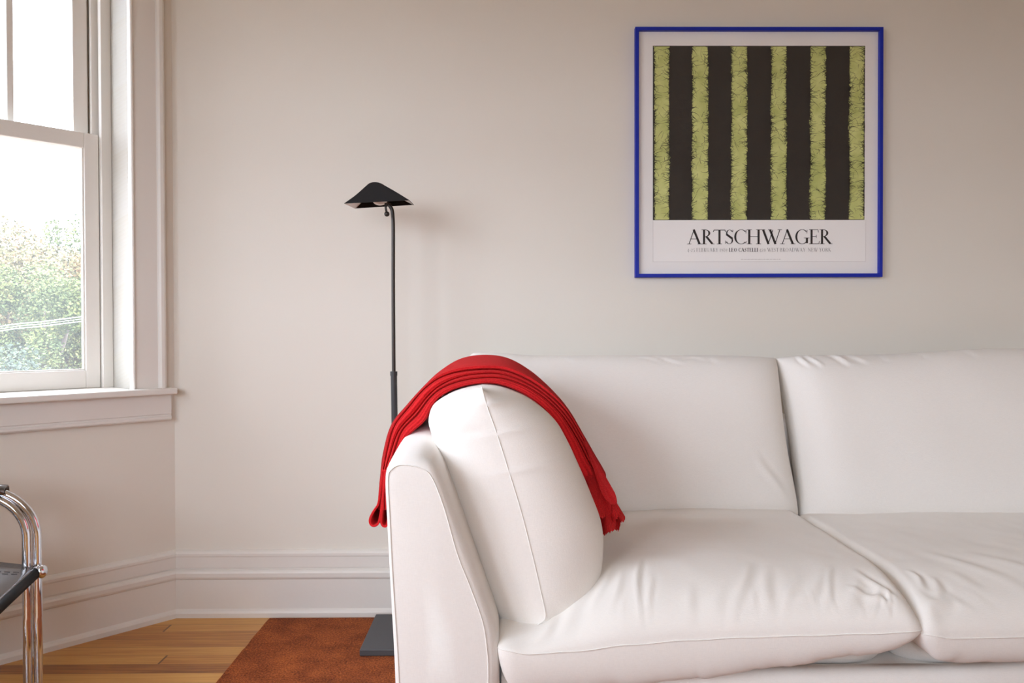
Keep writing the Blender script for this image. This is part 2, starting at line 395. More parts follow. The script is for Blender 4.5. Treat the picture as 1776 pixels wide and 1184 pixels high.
# left arm: flared front panel lofted back
pan = [at(692, 1184, AY)] + [at(*p, AY) for p in ((681, 1000), (676, 900), (673, 830), (680, 813), (693, 806), (712, 807), (728, 811), (748, 826), (770, 880), (793, 960), (815, 1016), (837, 1078), (845, 1130), (847, 1184))]
out = [at(686, 1184, AY+.03)] + [at(*p, AY+.03) for p in ((677, 1000), (672, 900), (669, 830), (674, 806), (684, 793), (712, 786), (736, 789), (757, 806), (778, 853), (813, 945), (838, 1015), (862, 1085), (866, 1130), (866, 1184))]
for L in (pan, out):
    a, z = L[0].copy(), L[-1].copy(); a.z = .03; z.z = .03; L.insert(0, a); L.append(z)
def arm_ring(L, y, dx=0, topz=0, inset=0):
    P = []
    pts = cat_rom(L, 8)
    for p in pts:
        q = p.copy(); q.y = y; q.x = p.x+dx
        if topz: q.z = p.z + topz*sst(.45, .74, p.z)
        P.append(q)
    return P
panr, outr = arm_ring(pan, AY), arm_ring(out, AY+.03)
cen = Vector((-.15, 0, .35))
rings = []
for k in (.0, .35, .7, .93): rings.append([Vector((lerp(cen.x, p.x, k), AY-.006*(1-k*k), lerp(cen.z, p.z, k))) for p in panr])
rings.append(panr)
for t_ in (.15, .35, .6, .85, 1):
    y = AY + .035*(1-math.cos(t_*PI/2))
    k = math.sin(t_*PI/2); rings.append([Vector((lerp(a.x, c.x, k), y, lerp(a.z, c.z, k))) for a, c in zip(panr, outr)])
for i in range(1, 28):
    f = i/27; y = lerp(AY+.04, 2.84, f)
    rings.append([Vector((p.x, y, p.z + .022*sst(.5, .72, p.z)*math.sin(min(1, f*3)*PI/2) + .002*noise.noise(Vector((p.x*9, y*7, p.z*7))))) for p in outr])
bm = bmesh.new(); loft(bm, rings, True, True, True)
arm = mobj('armrest', bm, M_linen2, sofa, smooth=True)
seam_line([p+Vector((0, -.0012, 0)) for p in panr], arm)
# right arm, beyond the frame: the mirror image
bm = bmesh.new(); loft(bm, [[Vector((SX1+SX0*1.0-(-.262)*0 - (p.x-0), p.y, p.z)) for p in r] for r in rings])
mobj('armrest', bm, M_linen2, sofa, smooth=True)
# low back frame
bm = bmesh.new(); box(bm, -.02, 1.92, 2.72, 2.86, .05, .74); bev(mobj('back_frame', bm, M_linen2, sofa), .03, 4)
# underframe and feet
bm = bmesh.new(); box(bm, -.03, 1.93, 1.89, 2.74, .05, .235); bev(mobj('underframe', bm, M_linen2, sofa), .01, 2)
for x, y in ((-.2, 1.86), (-.2, 2.78), (2.08, 1.86), (2.08, 2.78), (.94, 1.9)):
    bm = bmesh.new(); box(bm, x-.03, x+.03, y-.03, y+.03, .0125 if x < 1.5 else .0, .06); mobj('foot', bm, M_black, sofa)
# front rail
def rail_top(x): return .246 + .012*sst(1.0, 1.25, x)
rr = []
for i in range(61):
    x = lerp(-.012, 1.92, i/60); zt = rail_top(x)
    rr.append([Vector((x, y, z)) for y, z in ((1.823, .04), (1.820, .15), (1.820, zt-.03), (1.825, zt-.012), (1.836, zt-.002), (1.85, zt), (1.88, zt-.004), (1.88, .04))])
bm = bmesh.new(); loft(bm, rr); mobj('front_rail', bm, M_linen, sofa, smooth=True)
# thin deck cushions under the seat cushions
for x0, x1 in ((-.005, .928), (.936, 1.885)):
    bm = bmesh.new(); rr = []
    for i in range(13):
        f = i/12
        e = .055*(1-qr(min(f, 1-f)*(x1-x0), .055)); x = lerp(x0, x1, f)
    def top(u_, v_, x0=x0, x1=x1):
        X = lerp(x0, x1, u_); d = min(X-x0, x1-X); fy = 1.878 + .10*(1-qr(d, .12)); Y = lerp(fy, 2.62, v_)
        e = qr(d, .03)*qr(Y-fy, .03)*qr(2.62-Y, .03)
        return Vector((X, Y, .262 + .028*e))
    def bot(u_, v_, x0=x0, x1=x1):
        p = top(u_, v_); e = (p.z-.262)/.028; return Vector((p.x, p.y, .262-.028*e))
    bm.free(); pillow('deck_cushion', top, bot, 40, 30, sofa, M_linen2)

# seat cushions
rw = random.Random(3)
W1 = [(.20, 1.84, .26, 1.97, .010, .005), (.235, 1.82, .29, 1.93, .009, .004), (.30, 1.80, .33, 1.98, .007, .006), (.325, 1.79, .345, 1.90, .006, .004),
      (.12, 1.80, .20, 1.92, .018, .005), (.07, 1.79, .12, 1.86, .012, .005), (.40, 1.78, .44, 1.86, .012, .003)]
for x, l, a, dx in ((.49, .07, .003, .02), (.535, .15, .0045, .10), (.565, .06, .003, .03), (.60, .13, .005, .06), (.648, .09, .004, .07), (.675, .05, .003, .02),
                    (.70, .11, .0045, .10), (.742, .13, .005, .08), (.79, .06, .0045, .07), (.815, .10, .0035, .03), (.85, .05, .004, .03)):
    W1.append((x-.02, 1.785+.02*rw.random(), x+dx*.6, 1.785+l, .007+.007*rw.random(), a*.8))
for k in range(16):
    x = rw.choice((.24, .33, .50, .56, .60, .66, .70, .76, .82, .86))+rw.uniform(-.02, .02); l = rw.uniform(.025, .07)
    W1.append((x, 1.772, x+rw.uniform(-.01, .04), 1.775+l, .0045, .0022))
W1 += [(.885, 1.79, .80, 1.84, .008, .004), (.89, 1.80, .84, 1.90, .010, .005)]
W1b = [(x, 1.775, x+.02+.05*rw.random(), 1.83, .009+.004*rw.random(), .005) for x in (.16, .21, .235, .33, .38, .42, .47, .50, .535, .60, .65, .69, .73, .77, .81, .85)]
W1b += [(.02, 1.86, .10, 1.76, .02, .008)]
W2 = [(.985, 1.86, .99, 1.94, .009, .005), (1.0, 1.83, 1.03, 1.90, .010, .004), (.955, 1.79, 1.02, 1.83, .013, .006), (1.2, 1.86, 1.10, 2.06, .02, .0035), (1.32, 1.86, 1.2, 2.05, .02, .003), (1.12, 1.84, 1.07, 1.93, .016, .002), (1.45, 1.8, 1.3, 2.0, .03, .003)]
W2b = [(.96, 1.80, 1.05, 1.77, .01, .006), (1.0, 1.84, 1.10, 1.79, .012, .006), (.95, 1.83, 1.0, 1.775, .01, .005)]
for k in range(14):
    x = 1.0+.06*k; W2.append((x, 1.79, x-.03-.03*rw.random(), 1.84+.04*rw.random(), .010, .0016*rw.random()))
def seat(idx, x0, x1, seamz, Zt, Zb, WT, WB):
    yb = 2.60
    def front(X):
        d = min(X-x0, x1-X); return 1.762 + .018*math.sin(PI*min(1, max(0, (X-x0)/(x1-x0)))) + .020*(1-qr(max(0, d), .040))
    def lr(Y):
        m_ = .014*math.sin(PI*min(1, max(0, (Y-1.76)/(yb-1.76)))); return (x0+m_*.4, x1+m_*.5) if idx == 1 else (x0+m_*.1, x1-m_)
    def base(u_, v_):
        Y0 = lerp(1.76, yb, v_); a, c = lr(Y0); X = lerp(a, c, u_); Y = lerp(front(X), yb, v_)
        sz = lerp(seamz(X), .40, sst(1.76, 2.5, Y))
        dl, dr, df, db = X-a, c-X, Y-front(X), yb-Y
        return X, Y, sz, dl, dr, df, db
    def top(u_, v_):
        X, Y, sz, dl, dr, df, db = base(u_, v_)
        e = qr(dl, .07 if idx == 1 else .045, 2.3)*qr(dr, .050, 2.2)*qr(df, .24, 2.0)*qr(db, .08)
        z = sz + (Zt(X, Y)-sz)*e
        z += wr(X, Y, WT)*min(1, e*1.6) + .0035*noise.noise(Vector((X*5, Y*5, idx)))*e + .0015*noise.noise(Vector((X*19, Y*13, idx)))*e
        return Vector((X, Y, z))
    def bot(u_, v_):
        X, Y, sz, dl, dr, df, db = base(u_, v_)
        e = qr(dl, .06)*qr(dr, .10)*qr(df, .034, 2.4)*qr(db, .08)
        z = sz + (Zb(X, Y)-sz)*e + wr(X, Y, WB)*min(1, e*2)*.45
        return Vector((X, Y, z))
    c = pillow('seat_cushion', top, bot, 190, 130, sofa)
    P = [top(i/160, 0) for i in range(161)] + [top(1, i/60) for i in range(1, 61)]
    seam_line([p+Vector((0, -.0008, .0002)) for p in P], c)
    return c
def sz1(X):
    px = [(-.01, 1126), (.05, 1133), (.15, 1130), (.28, 1120), (.41, 1113), (.54, 1108), (.67, 1104), (.80, 1099), (.93, 1093)]
    y = interp(px, X); return at(877+X*F/1.77, y, 1.77).z
def Zt1(X, Y):
    z = .462 + .010*math.sin(PI*min(1, max(0, (X-.3)/.62)))
    z -= .030*sst(2.1, 1.8, Y)*0
    sq = sst(.32, .02, X)
    z -= sq*lerp(.105, .050, sst(1.88, 2.4, Y))
    return z
def Zb1(X, Y):
    f = interp([(-.01, .216), (.27, .226), (.45, .240), (.62, .266), (.80, .296), (.93, .316)], X)
    return lerp(f, .292, sst(1.83, 1.95, Y))
seat(1, -.020, .937, sz1, Zt1, Zb1, W1, W1b)
def sz2(X): return at(877+X*F/1.77, 1106 - 6*sst(1.0, .94, X), 1.77).z
seat(2, .930, 1.895, sz2, lambda X, Y: .448+.010*math.sin(PI*min(1, max(0, (X-.93)/.96))), lambda X, Y: lerp(interp([(.93, .30), (1.0, .280), (1.15, .277)], X), .292, sst(1.83, 1.93, Y)), W2, W2b)

# back cushions: local u = x, v = up the leaning face
def back(idx, xl, xr, zt, zb, WF, yb0=2.585, yt=2.765, hf=.115):
    def mid(u_, v_):
        zz0 = zb(u_); zz1 = zt(u_)
        z = lerp(zz0, zz1, v_); Y = lerp(yb0, yt, v_)
        a, c = xl(v_), xr(v_)
        return Vector((lerp(a, c, u_), Y, z)), (lerp(a, c, u_)-a, c-lerp(a, c, u_), (z-zz0), (zz1-z))
    nn = Vector((0, -(1), .31)).normalized()
    def top(u_, v_):
        p, (dl, dr, db, dt) = mid(u_, v_)
        e = qr(dl, .20, 3.0)*qr(dr, .17, 3.1)*qr(db, .18, 3.0)*qr(dt, .24, 2.6)
        return p + nn*(hf*e*(1+.10*math.sin(PI*u_)) + wr(p.x, p.z, WF)*min(1, e*2) + .004*noise.noise(Vector((p.x*4, p.z*5, idx+3)))*e)
    def bot(u_, v_):
        p, (dl, dr, db, dt) = mid(u_, v_)
        e = qr(dl, .07)*qr(dr, .07)*qr(db, .08)*qr(dt, .08)
        return p - nn*(.055*e)
    c = pillow('back_cushion', top, bot, 130, 100, sofa)
    P = [top(0, 1)] + [top(i/100, 1) for i in range(101)]
    seam_line(P[1:], c)
    return c
Wb1 = [(.45, .935, .52, .915, .006, .004), (.50, .94, .60, .905, .007, .004), (.60, .935, .68, .92, .007, .003), (.70, .94, .72, .90, .01, .003), (.88, .48, .80, .60, .012, .004), (.2, .94, .24, .91, .01, .003)]
Wb2 = [(1.0, .95, 1.02, .89, .007, .007), (1.03, .945, 1.06, .885, .007, .006), (1.10, .95, 1.16, .90, .009, .008), (1.17, .95, 1.22, .90, .009, .005), (1.28, .95, 1.3, .91, .01, .004), (1.4, .96, 1.44, .92, .01, .004), (1.55, .97, 1.6, .93, .012, .004)]
back(1, lambda v_: -.150+.01*math.sin(PI*v_), lambda v_: .950-.016*math.sin(PI*v_)-.012*v_,
     lambda u_: .944 + .014*sst(.25, .06, u_) - .03*sst(.04, 0, u_) - .006*sst(.8, 1, u_), lambda u_: .425 + .0*u_, Wb1)
back(2, lambda v_: .954+.012*math.sin(PI*v_)-.018*v_, lambda v_: 1.90,
     lambda u_: .938 + .006*sst(0, .1, u_)+.020*sst(.3, .8, u_), lambda u_: .405, Wb2)

# cushion leaning on the arm
Yc, Yf, Yend = 1.845, 1.985, 2.40
cl = cat_rom([at(*p, Yc) for p in ((925, 1083), (916, 1060), (934, 1015), (925, 960), (900, 880), (880, 810), (860, 750), (845, 705), (835, 668))], 1)
def res(px, Y, n=40, closed=False):
    P = cat_rom([at(x, y, Y) for x, y in px], 16); L = [0]
    for a, c in zip(P, P[1:]): L.append(L[-1]+(c-a).length)
    o = []; j = 0
    for i in range(n+1):
        d = L[-1]*i/n
        while j < len(L)-2 and L[j+1] < d: j += 1
        k = (d-L[j])/max(1e-9, L[j+1]-L[j]); o.append(P[j].lerp(P[j+1], k))
    return o
NB = 90
cl = res([(932, 1083), (946, 1070), (940, 1035), (925, 970), (903, 885), (880, 810), (861, 750), (845, 705), (835, 670)], Yc, NB)
lf = res([(925, 1086), (890, 1082), (866, 1066), (848, 1032), (818, 948), (790, 868), (768, 806), (755, 775), (748, 750), (744, 728), (752, 703), (775, 686), (803, 675), (835, 668)], Yf, NB)
rg = res([(925, 1086), (960, 1078), (1000, 1063), (1027, 1048), (1040, 1005), (1047, 950), (1043, 905), (1024, 855), (1003, 805), (985, 765), (962, 728), (925, 697), (890, 679), (860, 670), (835, 668)], Yf, NB)
Wc = [(.42, -.5, .45, .45, .012, .004), (.80, -.8, .78, -.15, .018, .004), (.90, .05, .87, .4, .012, .004), (.93, .05, .95, .35, .008, .004), (.55, .1, .6, .7, .02, .003), (.44, .2, .47, .8, .015, .003)]
def arm_c(t_, side, b_):
    """t_ 0 front seam .. 1 back seam"""
    i = b_; L = (lf if side < 0 else rg)[i]; c = cl[i]
    d = lerp(0, Yend-Yc, t_); Y = Yc + d
    e = qr(d, Yf-Yc, 2.15)*qr(Yend-Y, .12, 2.1)
    k = qr(d, Yf-Yc, 1.6)
    x = lerp(c.x, L.x, e); z = lerp(c.z, L.z, max(e, 0))
    bb = i/NB
    wv = wr(bb, side*e, Wc) if False else 0
    n_ = .004*noise.noise(Vector((bb*5, Y*8, side*2+e)))
    return Vector((x + side*n_*e, Y + .006*math.sin(PI*bb), z + .002*noise.noise(Vector((x*12, Y*9, z*9)))*e))
bm = bmesh.new(); ts = spaced(90, .9); rings = []
for t_ in ts:
    ring = [arm_c(t_, -1, i) for i in range(0, NB+1)] + [arm_c(t_, 1, i) for i in range(NB-1, 0, -1)]
    # crease where the cloth is tucked at the top corner
    for q in ring:
        for (cx_, cz_, sx_, sz_, a_) in ((-.035, .868, .035, .004, .0035), (.03, .862, .05, .004, -.0035), (.0, .80, .06, .006, .003), (.03, .71, .09, .005, .0028), (-.08, .80, .03, .010, -.003)):
            k = math.exp(-((q.x-cx_)/sx_)**2-((q.z-cz_-(q.x-cx_)*.15)/sz_)**2)
            q.y -= a_*k*sst(2.02, 1.9, q.y)
    rings.append(ring)
loft(bm, rings, True, True, True)
bmesh.ops.remove_doubles(bm, verts=bm.verts[:], dist=.00004)
ac = mobj('arm_cushion', bm, M_linen, sofa, smooth=True)
seam_line([Vector((p.x, p.y+.006*math.sin(PI*i/NB)-.0009, p.z)) for i, p in enumerate(cl)], ac)

# ------------------------------------------------------------------ red throw
YF = 2.03
pairs = [  # inner px, outer px, f1, f2, f3 (layer boundaries from inner 0 to outer 1)
 ((671, 884), (656, 884), .62, .50, .25), ((671, 868), (655.7, 866), .62, .50, .25), ((674, 827), (659, 827), .66, .50, .25), ((690, 790), (664, 786), .74, .50, .30),
 ((708, 757), (678, 737), .82, .52, .40), ((736, 731), (706, 701), .87, .52, .43), ((750, 704), (735, 669), .87, .48, .38), ((767, 686), (763, 643), .72, .42, .30),
 ((799, 671.5), (798, 622), .54, .36, .22), ((837.6, 665), (837.6, 615), .48, .34, .20), ((870, 668), (879, 620), .52, .38, .25),
 ((905, 682), (918, 641), .60, .46, .34), ((937, 705), (955, 673), .72, .58, .46), ((962, 735), (986, 709), .82, .68, .56), ((980, 775), (1011, 751), .87, .76, .66),
 ((992, 812), (1032, 788), .88, .76, .68), ((1008, 838), (1045, 810), .88, .76, .66), ((1016, 862), (1060, 838), .7, .5, .35), ((1030, 900), (1076, 868), .7, .5, .35)]
NS = 12
In = cat_rom([Vector((*a, 0)) for a, *_ in pairs], NS); Ou = cat_rom([Vector((*p[1], 0)) for p in pairs], NS)
Fr = cat_rom([Vector(p[2:5]) for p in pairs], NS)
APX = 9*NS
throw_bm = bmesh.new()
def uvf(rings):
    acc = [0]
    for a, c in zip(rings, rings[1:]): acc.append(acc[-1]+(c[0]-a[0]).length)
    w_ = [0]; r = rings[len(rings)//2]
    for j in range(len(r)): w_.append(w_[-1]+(r[(j+1) % len(r)]-r[j]).length)
    return lambda i, j: (w_[j], acc[i])
def layer(k, i0, i1):
    rings = []
    for i in range(i0, i1+1):
        a, o_ = In[i].copy(), Ou[i].copy(); tp_ = .35*sst(i1-8, i1, i)*(1 if k else .3); mid2 = (a+o_)/2; a = a.lerp(mid2, tp_); o_ = o_.lerp(mid2, tp_); f = [0, Fr[i][2], Fr[i][1], Fr[i][0], 1]
        lo, hi = f[k], f[k+1]
        ap = math.exp(-((i-APX)/(2.6*NS))**2)         # near the crest
        wob = .0015*noise.noise(Vector((i*.09, k*3.1, 0)))
        yf = YF + .006*k + wob*2
        taper = .0
        def P(fr_, Y): q = a.lerp(o_, fr_); return at(q.x, q.y, Y)
        th = hi-lo; ring = []
        if k < 3:
            g = .015*th
            n_ = 9
            for j in range(n_+1):                      # rounded front from lower to upper
                s = j/n_; bul = math.sin(PI*s)**.6
                ring.append(P(lo+g+(th-2*g)*s, yf + .011*(1-bul) + (.004 if k == 0 else 0)*s))
            A, B_ = P(hi-g, yf+.02), P(lo+g, yf+.02)
            for Y in (.10, .22, .36): ring.append(Vector((A.x, yf+Y, A.z)))
            for Y in (.36, .22, .10): ring.append(Vector((B_.x, yf+Y, B_.z)))
        else:
            g = .04*th; YO = yf + .02 + .25*ap
            for j in range(6):
                s = j/5; bul = math.sin(PI*s*.75)**.6 if s > 0 else 0
                ring.append(P(lo+g + min(.22, th*.9)*s*.6, yf + .008*(1-bul)))
            for s in (.25, .5, .75, 1.0):
                fr0 = lo+g+min(.22, th*.9)*.6
                k2 = 1-(1-s)**1.5
                ring.append(P(lerp(fr0, 1, k2*.98 if s < 1 else 1), lerp(yf+.01, YO, s)))
            T_ = ring[-1]; B_ = P(lo+g, yf+.02)
            ring.append(Vector((T_.x, max(T_.y+.05, yf+.30), T_.z-.004))); ring.append(Vector((T_.x, yf+.38, T_.z-.012)))
            ring.append(Vector((B_.x, yf+.38, B_.z))); ring.append(Vector((B_.x, yf+.15, B_.z)))
        rings.append(ring)
    loft(throw_bm, rings, True, True, True, uv=uvf(rings))
NP = len(pairs)-1
layer(0, 0, 16*NS+0); layer(1, 0, NP*NS-14); layer(2, 0, NP*NS-6); layer(3, 0, NP*NS-12)
def sheet(path, Yf_, Yb_, th=.0055, n=6, wav=None):
    """cloth strip that follows a path in px (seen edge-on) and runs back from Yf_ to Yb_"""
    P = cat_rom([at(x, y, Yf_) for x, y in path], n); rings = []
    for i, p in enumerate(P):
        a = P[max(0, i-1)]; c = P[min(len(P)-1, i+1)]; t_ = (c-a); t_.y = 0; t_.normalize()
        nrm = Vector((-t_.z, 0, t_.x))*th/2
        ring = []
        for s in (-1, -.5, 0, .5, 1):
            ring.append(p + nrm*s + Vector((0, -.5*th*math.sqrt(1-s*s), 0)))
        m_ = 5
        for j in range(1, m_+1):
            Y = lerp(Yf_, Yb_, j/m_); ring.append(Vector((p.x, Y, p.z)) + nrm)
        for j in range(m_, 0, -1):
            Y = lerp(Yf_, Yb_, j/m_); ring.append(Vector((p.x, Y, p.z)) - nrm)
        rings.append(ring)
    loft(throw_bm, rings, True, True, True, uv=uvf(rings))
# folded ends hanging behind the arm
sheet([(664, 815), (661, 840), (658.5, 860), (655, 876), (648, 886), (642, 898), (641.5, 906), (645, 911), (651, 911.5), (656, 907), (659, 896), (661, 884), (663, 866), (665, 840), (667, 815)], YF+.012, YF+.34)
sheet([(669, 815), (667, 840), (664.5, 864), (662.5, 884), (661, 897), (661, 906), (664, 911.5), (669, 912.5), (672, 906), (674, 890), (674.5, 868), (675, 815)], YF+.008, YF+.34)
# ruffled end on the seat side
def ruffle(a0, a1, b0, b1, Y0, amp, waves, ph, Y1=None, rag=1.0, n=64, m_=24, th=.0055, rnd_=.22):
    """flap from line a0-a1 to hem b0-b1 (px), waving in depth, soft uneven hem with rounded corners"""
    F_ = []; Bk = []
    for j in range(m_+1):
        v_ = j/m_; rf, rb = [], []
        for i in range(n+1):
            u_ = i/n; k = abs(2*u_-1)
            vv = v_*(1 - rnd_*k**3)
            q = Vector((*a0, 0)).lerp(Vector((*a1, 0)), u_).lerp(Vector((*b0, 0)).lerp(Vector((*b1, 0)), u_), vv)
            wv = math.sin(u_*waves*2*PI+ph)
            q.y += (rag*noise.noise(Vector((u_*16*waves, ph, 3)))*3.2 + 2.2*rag*wv)*v_**3
            q.x += rag*1.5*wv*v_**2
            Y = lerp(Y0, Y1 or Y0, v_) + amp*wv*(.1+.9*v_**1.3) + .006*noise.noise(Vector((u_*5, v_*3, ph)))*v_
            rf.append(at(q.x, q.y, Y-.5*th*0)); rb.append(at(q.x, q.y, Y+th))
        F_.append(rf); Bk.append(rb)
    c_ = [f.lerp(b_, .5)+Vector((0, 0, -.0018)) for f, b_ in zip(F_[-1], Bk[-1])]
    rings = [f + b_[::-1] for f, b_ in zip(F_, Bk)] + [c_ + c_[::-1]]
    loft(throw_bm, rings, True, True, False, uv=lambda i, j: ((j if j <= n else 2*n+1-j)*.0022, i*.004))
ruffle((1002, 828), (1027, 824), (1013, 858), (1031, 852), 2.030, .006, .5, .4, rag=.3)
ruffle((1004, 832), (1036, 826), (1034, 910), (1056, 894), 2.070, .006, .5, 1.0, 2.075, rag=.5)
ruffle((1013, 766), (1016, 764), (1047, 868), (1081, 880), 2.024, .012, .45, 2.4, 1.990, rag=.8)
ruffle((1017, 806), (1022, 804), (1028, 902), (1068, 890), 2.040, .018, .8, 3.9, 2.012, rag=.9)
ruffle((1026, 850), (1056, 846), (1034, 914), (1084, 898), 2.056, .022, 1.25, 5.2, 2.045, rag=1.1)
ruffle((1028, 856), (1056, 850), (1040, 930), (1070, 920), 2.050, .024, 1.1, .8, 2.022, rag=1.2)
ruffle((1032, 856), (1054, 846), (1052, 922), (1090, 906), 2.090, .026, 1.8, 2.5, 2.085, rag=1.5)
th = mobj('throw_blanket', throw_bm, M_wool, smooth=True)
tag(th, 'folded red ribbed wool throw draped over the sofa arm and its leaning cushion', 'blanket')

# ------------------------------------------------------------------ rug
bm = bmesh.new(); nx, ny = 70, 60
x0, x1, y0, y1 = -.855, 1.7, 1.0, 2.874
V = [[None]*(ny+1) for _ in range(nx+1)]
for i in range(nx+1):
    for j in range(ny+1):
        u_, v_ = i/nx, j/ny; X = lerp(x0, x1, u_)+(.018*(1-v_) if i == 0 else 0); Y = lerp(y0, y1, v_)
        d = min(X-x0, x1-X, Y-y0, y1-Y); e = qr(max(0, d), .012)
        V[i][j] = bm.verts.new((X+(.003*noise.noise(Vector((0, Y*14, 0))) if i == 0 else 0), Y, .001+.011*e+.0008*noise.noise(Vector((X*20, Y*20, 0)))*e))
for i in range(nx):
    for j in range(ny): bm.faces.new((V[i][j], V[i+1][j], V[i+1][j+1], V[i][j+1]))
o = mobj('rug', bm, M_rug, smooth=True)
tag(o, 'rust orange wool rug on the oak floor, running under the sofa', 'rug')

# ------------------------------------------------------------------ floor lamp
LX, LY = -.372, 2.66
lamp = empty('floor_lamp', (LX, LY, .012), 'slim dark metal reading floor lamp with tent-shaped black shade behind the sofa arm', 'lamp')
bm = bmesh.new(); box(bm, -.463, -.283, 2.50, 2.815, .0125, .034); bev(mobj('base', bm, M_base, lamp), .003, 2)
top_ = at(678.5, 359, 2.66); mid_ = at(683, 645, 2.66)
bm = bmesh.new(); tube(bm, [(LX+.004, LY, .034), (LX+.003, LY, .5), (mid_.x, LY, mid_.z)], .0105, 20); mobj('lower_pole', bm, M_tube, lamp, smooth=False)
pts = cat_rom([mid_ - Vector((0, 0, .03)), at(682, 500, 2.66), at(682, 400, 2.66), at(681.2, 375, 2.66), at(679.5, 363, 2.66), at(674, 354, 2.66)], 8)
bm = bmesh.new(); tube(bm, pts, .0062, 16); mobj('upper_pole', bm, M_bronze, lamp, smooth=True)
bm = bmesh.new(); tube(bm, [mid_-Vector((0, 0, .012)), mid_+Vector((0, 0, .002))], .0118, 20); mobj('collar', bm, M_tube, lamp)
for p in (): pass
# shade: bent sheet tent
Yn, Yr = 2.60, 2.71
def tent(px, Y): return [at(x, y, Y) for x, y in px]
ncs = tent([(597, 352.5), (617, 338), (634, 323), (641, 317.5), (650, 315.6), (660, 317.5), (670, 323), (690, 334.5), (710, 347)], Yn)
dx_ = Yr/Yn
fcs = tent([(616, 361.5), (628, 349), (641, 333), (647, 326.5), (655, 324.5), (664, 326.5), (673, 332), (696, 344), (718, 355)], Yr)
def thick_sheet(bm, A, B_, th_=.0018, mi_out=0, mi_in=1):
    A2 = cat_rom(A, 6); B2 = cat_rom(B_, 6)
    def off(L):
        r = []
        for i, p in enumerate(L):
            t_ = L[min(len(L)-1, i+1)]-L[max(0, i-1)]; t_.y = 0; t_.normalize(); r.append(p + Vector((t_.z, 0, -t_.x))*th_)
        return r
    a, b2, ai, bi = ([bm.verts.new(p) for p in L] for L in (A2, B2, off(A2), off(B2)))
    for i in range(len(a)-1):
        f = bm.faces.new((a[i], a[i+1], b2[i+1], b2[i])); f.material_index = mi_out
        f = bm.faces.new((ai[i], bi[i], bi[i+1], ai[i+1])); f.material_index = mi_in
        bm.faces.new((a[i], ai[i], ai[i+1], a[i+1])); bm.faces.new((b2[i], b2[i+1], bi[i+1], bi[i]))
    bm.faces.new((a[0], b2[0], bi[0], ai[0])); bm.faces.new((a[-1], ai[-1], bi[-1], b2[-1]))
bm = bmesh.new(); thick_sheet(bm, ncs, fcs)
shade = mobj('lamp_shade', bm, [M_black, M_shadein], lamp, smooth=False)
def endcap(L, y_extra, z_cut, mi, nm):
    bm = bmesh.new(); P = cat_rom(L, 6); zc = z_cut
    keep = [p for p in P if p.z >= zc(p.x)]
    base0 = Vector((keep[0].x, keep[0].y, zc(keep[0].x))); base1 = Vector((keep[-1].x, keep[-1].y, zc(keep[-1].x)))
    loop = [base0]+keep+[base1]
    fr_ = [bm.verts.new(p) for p in loop]; bk = [bm.verts.new(p+Vector((0, .0015*y_extra, 0))) for p in loop]
    bm.faces.new(fr_); bm.faces.new(bk[::-1])
    for i in range(len(loop)): j = (i+1) % len(loop); bm.faces.new((fr_[i], bk[i], bk[j], fr_[j]))
    return mobj(nm, bm, mi, shade)
zl, zr = at(614, 352, Yn).z, at(709, 347.3, Yn).z; xl_, xr_ = at(614, 352, Yn).x, at(709, 347.3, Yn).x
endcap(ncs, 1, lambda x: lerp(zl, zr, (x-xl_)/(xr_-xl_)), M_black, 'front_cap')
zl2, zr2 = at(616, 361.2, Yr).z, at(718, 355, Yr).z; xl2, xr2 = at(616, 361.2, Yr).x, at(718, 355, Yr).x
endcap(fcs, -1, lambda x: lerp(zl2, zr2, (x-xl2)/(xr2-xl2))-.0005, M_black, 'rear_cap')
# bulb
bc = at(659, 347.5, 2.655); bm = bmesh.new(); bmesh.ops.create_uvsphere(bm, u_segments=20, v_segments=12, radius=.0165, matrix=Matrix.Translation(bc) @ Matrix.Scale(1.5, 4, (1, 0, 0)))
mobj('bulb', bm, M_bulb, lamp, smooth=True)
# socket arm and knob
bm = bmesh.new(); tube(bm, [at(674, 355, 2.66), at(664, 347, 2.66), at(655, 342, 2.66)], .006, 12); mobj('socket', bm, M_bronze, lamp, smooth=True)
kb = at(671, 371, 2.63); bm = bmesh.new(); tube(bm, [at(668.8, 352, 2.63), at(669, 361, 2.63), kb], .0038, 10)
bmesh.ops.create_uvsphere(bm, u_segments=18, v_segments=12, radius=.0088, matrix=Matrix.Translation(kb)); mobj('knob', bm, M_bronze, lamp, smooth=True)

# ------------------------------------------------------------------ framed poster
FX0, FX1, FZ0, FZ1 = .4705, 1.3695, 1.2290, 2.1322
wy = CY
pic = empty('framed_poster', ((FX0+FX1)/2, wy, FZ0), 'square blue-framed gallery poster with green and black vertical stripes on the wall', 'picture')
def mitred(bm, prof, x0, x1, z0, z1):
    """prof: (inset, y) ring swept round the rectangle"""
    rings = []
    for cxx, czz, sx_, sz_ in ((x0, z0, 1, 1), (x1, z0, -1, 1), (x1, z1, -1, -1), (x0, z1, 1, -1)):
        rings.append([Vector((cxx+sx_*a, y, czz+sz_*a)) for a, y in prof])
    rings.append(rings[0]); loft(bm, rings, True, False, False)
bm = bmesh.new(); mitred(bm, [(0, wy-.001), (0, wy-.024), (.001, wy-.026), (.012, wy-.026), (.013, wy-.025), (.013, wy-.001)], FX0, FX1, FZ0, FZ1)
bmesh.ops.remove_doubles(bm, verts=bm.verts[:], dist=1e-5); mobj('frame', bm, M_blue, pic)
bm = bmesh.new(); box(bm, FX0+.012, FX1-.012, wy-.010, wy-.002, FZ0+.012, FZ1-.012); mobj('mount', bm, M_mount, pic)
PX0, PX1, PZ0 = .5365, 1.3135, 1.286
PA = (.536, 1.308, 1.4375, 2.0685)           # printed image
PYs = wy-.0112
